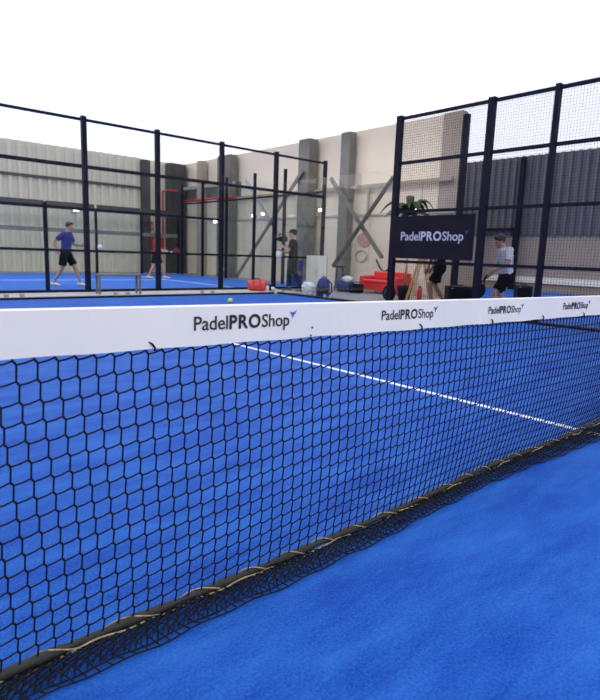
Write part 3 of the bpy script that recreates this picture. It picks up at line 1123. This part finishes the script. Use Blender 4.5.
speaker((10.45, 6.88, 0.0), -0.75, 0.52, 0.4, 0.50, 'black box shaped loudspeaker under the right end of the banner')
speaker((14.8, 7.7, 0.0), -0.75, 0.42, 0.3, 0.42, 'black box shaped loudspeaker on blue turf right of the player in white')
t = thing('kit_bag', 'dark rounded kit bag beside the post left of the banner', 'bag', (10.4, 8.75, 0), -0.7)
link('bag_body', crumple(0.16, 0.14, 0.19, 0.22, 12, 0.07), 'blackfab', t, smooth=True)
link('strap', tube(B(), [(-0.1, -0.1, 0.3), (-0.14, -0.16, 0.2), (-0.1, -0.12, 0.1)], 0.012), 'char', t)


# ------------------------------------------------------------------ people
def person(name_label, loc, rz, J, mats, hand_curl=0.5, hairstyle='short', cap=False, sleeve='short', legs='shorts', sc=1.0):
    """J: joints in local metres, x = facing, y = left, z = up"""
    t = thing('person', name_label, 'person', loc, rz)
    t.scale = (sc, sc, sc)
    V = Vector
    bm = B()
    pel, chest, neck, head = V(J['pel']), V(J['chest']), V(J['neck']), V(J['head'])
    # torso sections
    ax = V((0, 1, 0))
    sh = (V(J['shL']) - V(J['shR'])).normalized()
    hp = (V(J['hipL']) - V(J['hipR'])).normalized()

    def sec(c, lat, a, b):
        lat = V(lat)
        lat = (lat - V((0, 0, lat.z))).normalized()
        f = V((lat.y, -lat.x, 0))
        return (c, lat * a, f * b)

    def torso(bm, g):
        loft(bm, [sec(pel - V((0, 0, .07)), hp, .10 + g, .09 + g), sec(pel, hp, .165 + g, .115 + g), sec(pel.lerp(chest, .35), hp.lerp(sh, .3), .14 + g, .10 + g),
                  sec(pel.lerp(chest, .75), sh, .155 + g, .11 + g), sec(chest, sh, .175 + g, .12 + g), sec(chest.lerp(neck, .55), sh, .15 + g, .09 + g),
                  sec(chest.lerp(neck, .85), sh, .075 + g, .065 + g)], 20)
    torso(bm, 0.0)
    tube(bm, [chest.lerp(neck, .5), neck, head - V((0, 0, .06))], [.07, .056, .055], 12)
    # head: skull, jaw, nose, ears, brow
    yaw = J.get('yaw', 0)
    Mh = Matrix.Translation(head) @ Matrix.Rotation(yaw, 4, 'Z') @ Matrix.Rotation(J.get('nod', 0), 4, 'Y')
    hb = B()
    ball(hb, (-0.012, 0, 0.035), 0.098, 1.0, 0.80, 0.92, 20)
    loft(hb, [((.02, 0, -.115), (.03, 0, 0), (0, .028, 0)), ((.022, 0, -.10), (.052, 0, 0), (0, .045, 0)), ((.012, 0, -.05), (.078, 0, 0), (0, .062, 0)),
              ((.005, 0, 0), (.088, 0, 0), (0, .072, 0)), ((0, 0, .05), (.08, 0, 0), (0, .07, 0))], 18)
    loft(hb, [((.088, 0, .022), (.01, 0, 0), (0, .009, 0)), ((.098, 0, -.005), (.016, 0, 0), (0, .013, 0)), ((.096, 0, -.03), (.02, 0, 0), (0, .018, 0)),
              ((.088, 0, -.038), (.01, 0, 0), (0, .012, 0))], 10)
    for s in (-1, 1):
        ball(hb, (-0.005, s * .078, -.005), .026, .75, .4, 1.2, 10)
        ball(hb, (.075, s * .03, .032), .02, .8, 1.2, .45, 8)
    ball(hb, (.082, 0, -.062), .02, .6, 1.3, .35, 8)
    ball(hb, (.083, 0, -.074), .018, .6, 1.1, .4, 8)
    hb.transform(Mh)
    tmp = bpy.data.meshes.new('t')
    hb.to_mesh(tmp)
    hb.free()
    bm.from_mesh(tmp)
    bpy.data.meshes.remove(tmp)
    # limbs
    for s in ('L', 'R'):
        a, e, w_, h_ = V(J['sh' + s]), V(J['el' + s]), V(J['wr' + s]), V(J['ha' + s])
        tube(bm, [chest.lerp(a, .6), a, a.lerp(e, .35), a.lerp(e, .75), e, e.lerp(w_, .3), w_], [.06, .058, .05, .042, .037, .038, .025], 12)
        d = (h_ - w_).normalized()
        sd = d.cross(V(J.get('palm' + s, (0, 1 if s == 'L' else -1, 0)))).normalized()
        nrm = sd.cross(d).normalized()
        pc = w_ + d * .05
        loft(bm, [(w_ - d * .01, sd * .026, nrm * .02), (w_ + d * .02, sd * .034, nrm * .018), (pc + d * .01, sd * .042, nrm * .017),
                  (pc + d * .04, sd * .040, nrm * .014)], 12)
        for k, (of, ln) in enumerate(((-.032, .066), (-.011, .076), (.011, .072), (.031, .056))):
            b0 = pc + d * .03 + sd * of
            c = hand_curl
            p1 = b0 + (d * math.cos(c * .6) + nrm * math.sin(c * .6)) * ln * .45
            p2 = p1 + (d * math.cos(c * 1.6) + nrm * math.sin(c * 1.6)) * ln * .33
            p3 = p2 + (d * math.cos(c * 2.4) + nrm * math.sin(c * 2.4)) * ln * .25
            tube(bm, [b0, p1, p2, p3], [.0095, .009, .0085, .007], 8)
        th0 = w_ + d * .03 - sd * .03
        tube(bm, [th0, th0 + (-sd * .8 + d * .6 + nrm * .2) * .032, th0 + (-sd * .5 + d * .9 + nrm * .5) * .062], [.012, .011, .009], 8)
        hpj, k_, an, to = V(J['hip' + s]), V(J['kn' + s]), V(J['an' + s]), V(J['to' + s])
        tube(bm, [pel.lerp(hpj, .7) + V((0, 0, .02)), hpj, hpj.lerp(k_, .4), hpj.lerp(k_, .85), k_, k_.lerp(an, .3), k_.lerp(an, .75), an],
             [.09, .092, .080, .058, .055, .058, .038, .036], 14)
        fd = (to - an)
        fd.z = 0
        fd.normalize()
        heel = an - fd * .055
        zf = min(an.z, to.z + .07)
        tube(bm, [an, V((heel.x, heel.y, an.z - .05)), V((to.x, to.y, to.z + .02)) - fd * .07, V((to.x, to.y, to.z + .012))], [.036, .034, .034, .024], 10)
    body = link('body', remesh(bm, 0.0085, 3), mats['skin'], t, smooth=True)
    # eyes
    for s in (-1, 1):
        eb = ball(B(), (.079, s * .030, .012), .0115, .6, 1.2, .8, 8)
        eb.transform(Mh)
        link('eye', eb, 'eye', t, smooth=True)
    # hair / cap
    hb = B()
    ball(hb, (-0.018, 0, 0.047), 0.108, 1.0, 0.84, 0.92, 20)
    geom = hb.verts[:] + hb.edges[:] + hb.faces[:]
    bmesh.ops.bisect_plane(hb, geom=geom, plane_co=(0.05, 0, 0.04), plane_no=(0.75, 0, -0.75), clear_outer=True)
    es = [e for e in hb.edges if e.is_boundary]
    if es:
        bmesh.ops.holes_fill(hb, edges=es)
    ball(hb, (0.035, 0, 0.105), 0.05, 1.1, 1.15, 0.55, 12)
    hb.transform(Mh)
    link('hair', remesh(hb, 0.008, 2), mats.get('hair', 'hair'), t, smooth=True)
    if cap:
        cb = B()
        loft(cb, [((-0.012, 0, z), (a, 0, 0), (0, a * .84, 0)) for z, a in ((.045, .118), (.09, .112), (.13, .085), (.152, .03))], 20)
        loft(cb, [((.10, 0, .05), (.075, 0, 0), (0, .065, 0)), ((.10, 0, .058), (.075, 0, 0), (0, .065, 0))], 16)
        cb.transform(Mh)
        link('cap', cb, 'blackfab', t, smooth=True)
    # shirt
    sb = B()
    torso(sb, 0.022)
    for s in ('L', 'R'):
        a, e = V(J['sh' + s]), V(J['el' + s])
        tube(sb, [chest.lerp(a, .5), a, a.lerp(e, .4), a.lerp(e, .72)], [.085, .083, .072, .070], 14)
    link('shirt', remesh(sb, 0.012, 4), mats['shirt'], t, smooth=True)
    # shorts or trousers
    pb = B()
    loft(pb, [sec(pel - V((0, 0, .10)), hp, .17, .13), sec(pel, hp, .192, .142), sec(pel + V((0, 0, .075)), hp, .165, .126)], 20)
    for s in ('L', 'R'):
        hpj, k_, an = V(J['hip' + s]), V(J['kn' + s]), V(J['an' + s])
        if legs == 'shorts':
            tube(pb, [pel.lerp(hpj, .8), hpj, hpj.lerp(k_, .45), hpj.lerp(k_, .80)], [.11, .115, .108, .105], 14)
        else:
            tube(pb, [pel.lerp(hpj, .8), hpj, hpj.lerp(k_, .5), k_, k_.lerp(an, .6), k_.lerp(an, .97)], [.11, .112, .095, .075, .065, .062], 14)
    link('shorts' if legs == 'shorts' else 'trousers', remesh(pb, 0.012, 3), mats['pants'], t, smooth=True)
    # shoes
    for s in ('L', 'R'):
        an, to = V(J['an' + s]), V(J['to' + s])
        fd = (to - an)
        fd.z = 0
        fd.normalize()
        lat = V((-fd.y, fd.x, 0))
        zs = to.z
        hz = min(an.z - .07, zs + .09) if an.z > .16 else 0.0

        def sc_(f, w_, h0, h1, zoff):
            c = an + fd * f
            return (V((c.x, c.y, zoff + (h0 + h1) / 2)), lat * w_, V((0, 0, (h1 - h0) / 2)))
        ln = (V((to.x, to.y, 0)) - V((an.x, an.y, 0))).length
        fb = B()
        loft(fb, [sc_(-.085, .022, .02, .06, hz), sc_(-.07, .038, .0, .09, hz), sc_(-.02, .042, .0, .105, hz * .8 + zs * .2), sc_(.04, .044, .0, .09, hz * .5 + zs * .5),
                  sc_(ln * .75, .050, .0, .065, zs), sc_(ln + .02, .044, .0, .05, zs), sc_(ln + .05, .025, .01, .035, zs)], 14)
        link('shoe', fb, mats['shoe'], t, smooth=True)
    return t


def racket(loc, rot, label, m='black', mh='navy'):
    """padel racket: perforated face, throat and grip; hangs from the grip end at the origin, face along +z"""
    t = thing('padel_racket', label, 'racket', loc)
    t.rotation_euler = rot
    bm = B()
    # face as rim ring filled with a plate with holes suggested by dimples
    out = []
    for k in range(32):
        a = 2 * PI * k / 32
        out.append((0.125 * math.cos(a), 0.335 + 0.135 * math.sin(a) * (1.0 if math.sin(a) > 0 else 1.15)))
    f = [bm.verts.new((x, -0.017, z)) for x, z in out]
    b = [bm.verts.new((x, 0.017, z)) for x, z in out]
    bm.faces.new(f)
    bm.faces.new(b[::-1])
    for k in range(32):
        bm.faces.new((f[k], b[k], b[(k + 1) % 32], f[(k + 1) % 32]))
    face = link('face', bm, m, t)
    hb = B()
    for i in range(-3, 4):
        for j in range(-3, 4):
            if i * i + j * j < 11:
                hb2 = loft(hb, [((i * .027, y, .34 + j * .027), (.006, 0, 0), (0, 0, .006)) for y in (-.0185, .0185)], 8)
    link('hole_pattern', hb, 'ink', t)
    tb = B()
    for s in (-1, 1):
        bar(tb, (s * .012, 0, .10), (s * .05, 0, .21), .022, .022)
    link('throat', tb, m, t)
    link('grip', loft(B(), [((0, 0, z), (r, 0, 0), (0, r * .8, 0)) for z, r in ((-.03, .019), (-.02, .018), (.11, .016))], 12), mh, t)
    return t


FACE_R = -0.717      # facing image-right


# player in blue on the far court
JA = dict(pel=(0, 0, .90), chest=(.05, 0, 1.30), neck=(.09, 0, 1.48), head=(.13, 0, 1.585), yaw=-.25, nod=.1,
          shL=(.05, .18, 1.39), shR=(.05, -.18, 1.39), elL=(.12, .29, 1.12), wrL=(.32, .22, 1.09), haL=(.40, .20, 1.12),
          elR=(-.20, -.24, 1.18), wrR=(-.12, -.28, .93), haR=(-.06, -.28, .86),
          hipL=(.0, .10, .87), hipR=(0, -.10, .87), knL=(.20, .11, .50), anL=(.33, .12, .10), toL=(.47, .12, 0),
          knR=(-.07, -.11, .47), anR=(-.30, -.12, .10), toR=(-.17, -.14, 0))
person('man in navy blue shirt striding on the far court at the left', (5.18, 15.60, 0.0), FACE_R, JA,
       dict(skin='skin', shirt='blueshirt', pants='blackfab', shoe='shoe', hair='hair'), sc=0.985)
tennis_ball((5.70, 15.41, 1.16), 'yellow ball held by the man in the navy blue shirt', r=0.04)
# player in maroon behind the post
JB = dict(pel=(0, 0, .88), chest=(.04, 0, 1.28), neck=(.06, 0, 1.46), head=(.08, 0, 1.57), yaw=0, nod=.15,
          shL=(.04, .18, 1.37), shR=(.04, -.18, 1.37), elL=(.10, .26, 1.10), wrL=(.30, .14, 1.02), haL=(.39, .08, 1.02),
          elR=(.10, -.26, 1.10), wrR=(.34, -.20, .98), haR=(.43, -.16, .98),
          hipL=(0, .10, .85), hipR=(0, -.10, .85), knL=(.16, .14, .48), anL=(.28, .16, .10), toL=(.44, .17, 0),
          knR=(-.05, -.13, .48), anR=(-.24, -.15, .10), toR=(-.09, -.18, 0))
person('man in maroon shirt and black shorts partly hidden by the second navy post', (9.54, 19.1, 0.0), FACE_R, JB,
       dict(skin='skin', shirt='maroon', pants='blackfab', shoe='pinkshoe', hair='hair'), sc=0.99)
o = racket((9.93, 18.74, 0.97), (math.radians(10), math.radians(75), FACE_R + 0.9), 'small red and white racket held out by the man in maroon', 'maroon', 'whitefab')
o.scale = (0.75, 1, 0.8)
# cameraman
JC = dict(pel=(0, 0, .92), chest=(.0, 0, 1.32), neck=(.02, 0, 1.50), head=(.03, 0, 1.615), yaw=.1, nod=.05,
          shL=(.0, .19, 1.41), shR=(.0, -.19, 1.41), elL=(.14, .24, 1.14), wrL=(.27, .10, 1.24), haL=(.33, .05, 1.28),
          elR=(.06, -.27, 1.12), wrR=(.24, -.14, 1.08), haR=(.31, -.08, 1.11),
          hipL=(0, .10, .89), hipR=(0, -.10, .89), knL=(-.06, .13, .50), anL=(-.30, .15, .12), toL=(-.15, .17, 0),
          knR=(.10, -.12, .49), anR=(.10, -.14, .10), toR=(.26, -.16, 0))
person('cameraman in black clothes and cap filming on the walkway', (10.62, 12.62, 0.0), FACE_R + PI, JC,
       dict(skin='skin', shirt='blackfab', pants='blackfab', shoe='dkshoe', hair='hair'), cap=True, legs='trousers', sc=1.0)
cx = Vector((math.cos(FACE_R + PI), math.sin(FACE_R + PI), 0))
base = Vector((10.62, 12.62, 0))
t = thing('video_camera', 'black video camera held up by the cameraman', 'camera', base + cx * 0.33 + Vector((0, 0, 1.40)), FACE_R + PI)
t.scale = (1.25, 1.25, 1.25)
link('camera_body', box(B(), -0.12, 0.08, -0.05, 0.05, 0, 0.11, 0.012), 'black', t)
bm = B()
tube(bm, [(0.08, 0, .055), (0.14, 0, .055), (0.15, 0, .055), (0.22, 0, .055)], [.038, .038, .046, .048], 16)
link('lens', bm, 'black', t, smooth=True)
link('top_handle', tube(B(), [(-.08, 0, .11), (-.06, 0, .16), (.06, 0, .17), (.09, 0, .12)], .012), 'black', t)
link('gimbal_grip', tube(B(), [(0, 0, 0), (-0.01, 0, -.08), (-0.01, 0, -.20)], [.02, .017, .017]), 'black', t)
t = thing('water_bottle', 'white bottle with blue cap held under the video camera', 'bottle', base + cx * 0.41 + Vector((0, 0, 0.97)), FACE_R + PI)
link('bottle_body', loft(B(), [((0.0, 0, z), (r, 0, 0), (0, r, 0)) for z, r in ((-.03, .06), (0, .09), (.12, .09), (.16, .05))], 16), 'whitefab', t, smooth=True)
link('bottle_cap', loft(B(), [((0.0, 0, z), (r, 0, 0), (0, r, 0)) for z, r in ((.16, .05), (.20, .05), (.21, .03))], 12), 'bottleb', t, smooth=True)
# person behind the banner
JD = dict(pel=(0, 0, .88), chest=(.03, 0, 1.28), neck=(.06, 0, 1.45), head=(.08, 0, 1.56), yaw=0, nod=.1,
          shL=(.03, .18, 1.37), shR=(.03, -.18, 1.37), elL=(.12, .25, 1.12), wrL=(.22, .2, .86), haL=(.25, .18, .78),
          elR=(.12, -.25, 1.12), wrR=(.20, -.24, .84), haR=(.24, -.22, .76),
          hipL=(0, .10, .85), hipR=(0, -.10, .85), knL=(.22, .12, .48), anL=(.16, .13, .10), toL=(.30, .14, 0),
          knR=(.04, -.12, .47), anR=(-.18, -.13, .12), toR=(-.04, -.15, 0))
person('person in black shorts walking behind the black banner, upper body hidden', (10.47, 7.42, 0.0), FACE_R + PI, JD,
       dict(skin='skin2', shirt='blackfab', pants='blackfab', shoe='dkshoe', hair='hair'))
# player in white
JE = dict(pel=(0, 0, .79), chest=(.05, 0, 1.18), neck=(.12, 0, 1.33), head=(.18, 0, 1.425), yaw=0, nod=.4,
          shL=(.05, .18, 1.26), shR=(.05, -.18, 1.26), elL=(.10, .26, 1.00), wrL=(.30, .20, .88), haL=(.38, .17, .83),
          elR=(.08, -.25, .98), wrR=(.24, -.22, .79), haR=(.32, -.21, .73),
          hipL=(0, .10, .76), hipR=(0, -.10, .76), knL=(.24, .12, .44), anL=(.16, .13, .10), toL=(.31, .14, 0),
          knR=(.08, -.12, .42), anR=(-.18, -.13, .13), toR=(-.04, -.15, 0))
person('man in white shirt and black shorts walking behind the mesh fence', (10.22, 5.69, 0.0), FACE_R + PI, JE,
       dict(skin='skin', shirt='whiteshirt', pants='blackfab', shoe='shoe', hair='hair2'), sc=1.0)
cx = Vector((math.cos(FACE_R + PI), math.sin(FACE_R + PI), 0))
lat = Vector((-cx.y, cx.x, 0))
hp_ = Vector((10.18, 5.72, 0)) + cx * 0.27 - lat * 0.21 + Vector((0, 0, 0.76))
racket(hp_, (0, math.radians(158), FACE_R + PI), 'black padel racket hanging from the hand of the man in white')
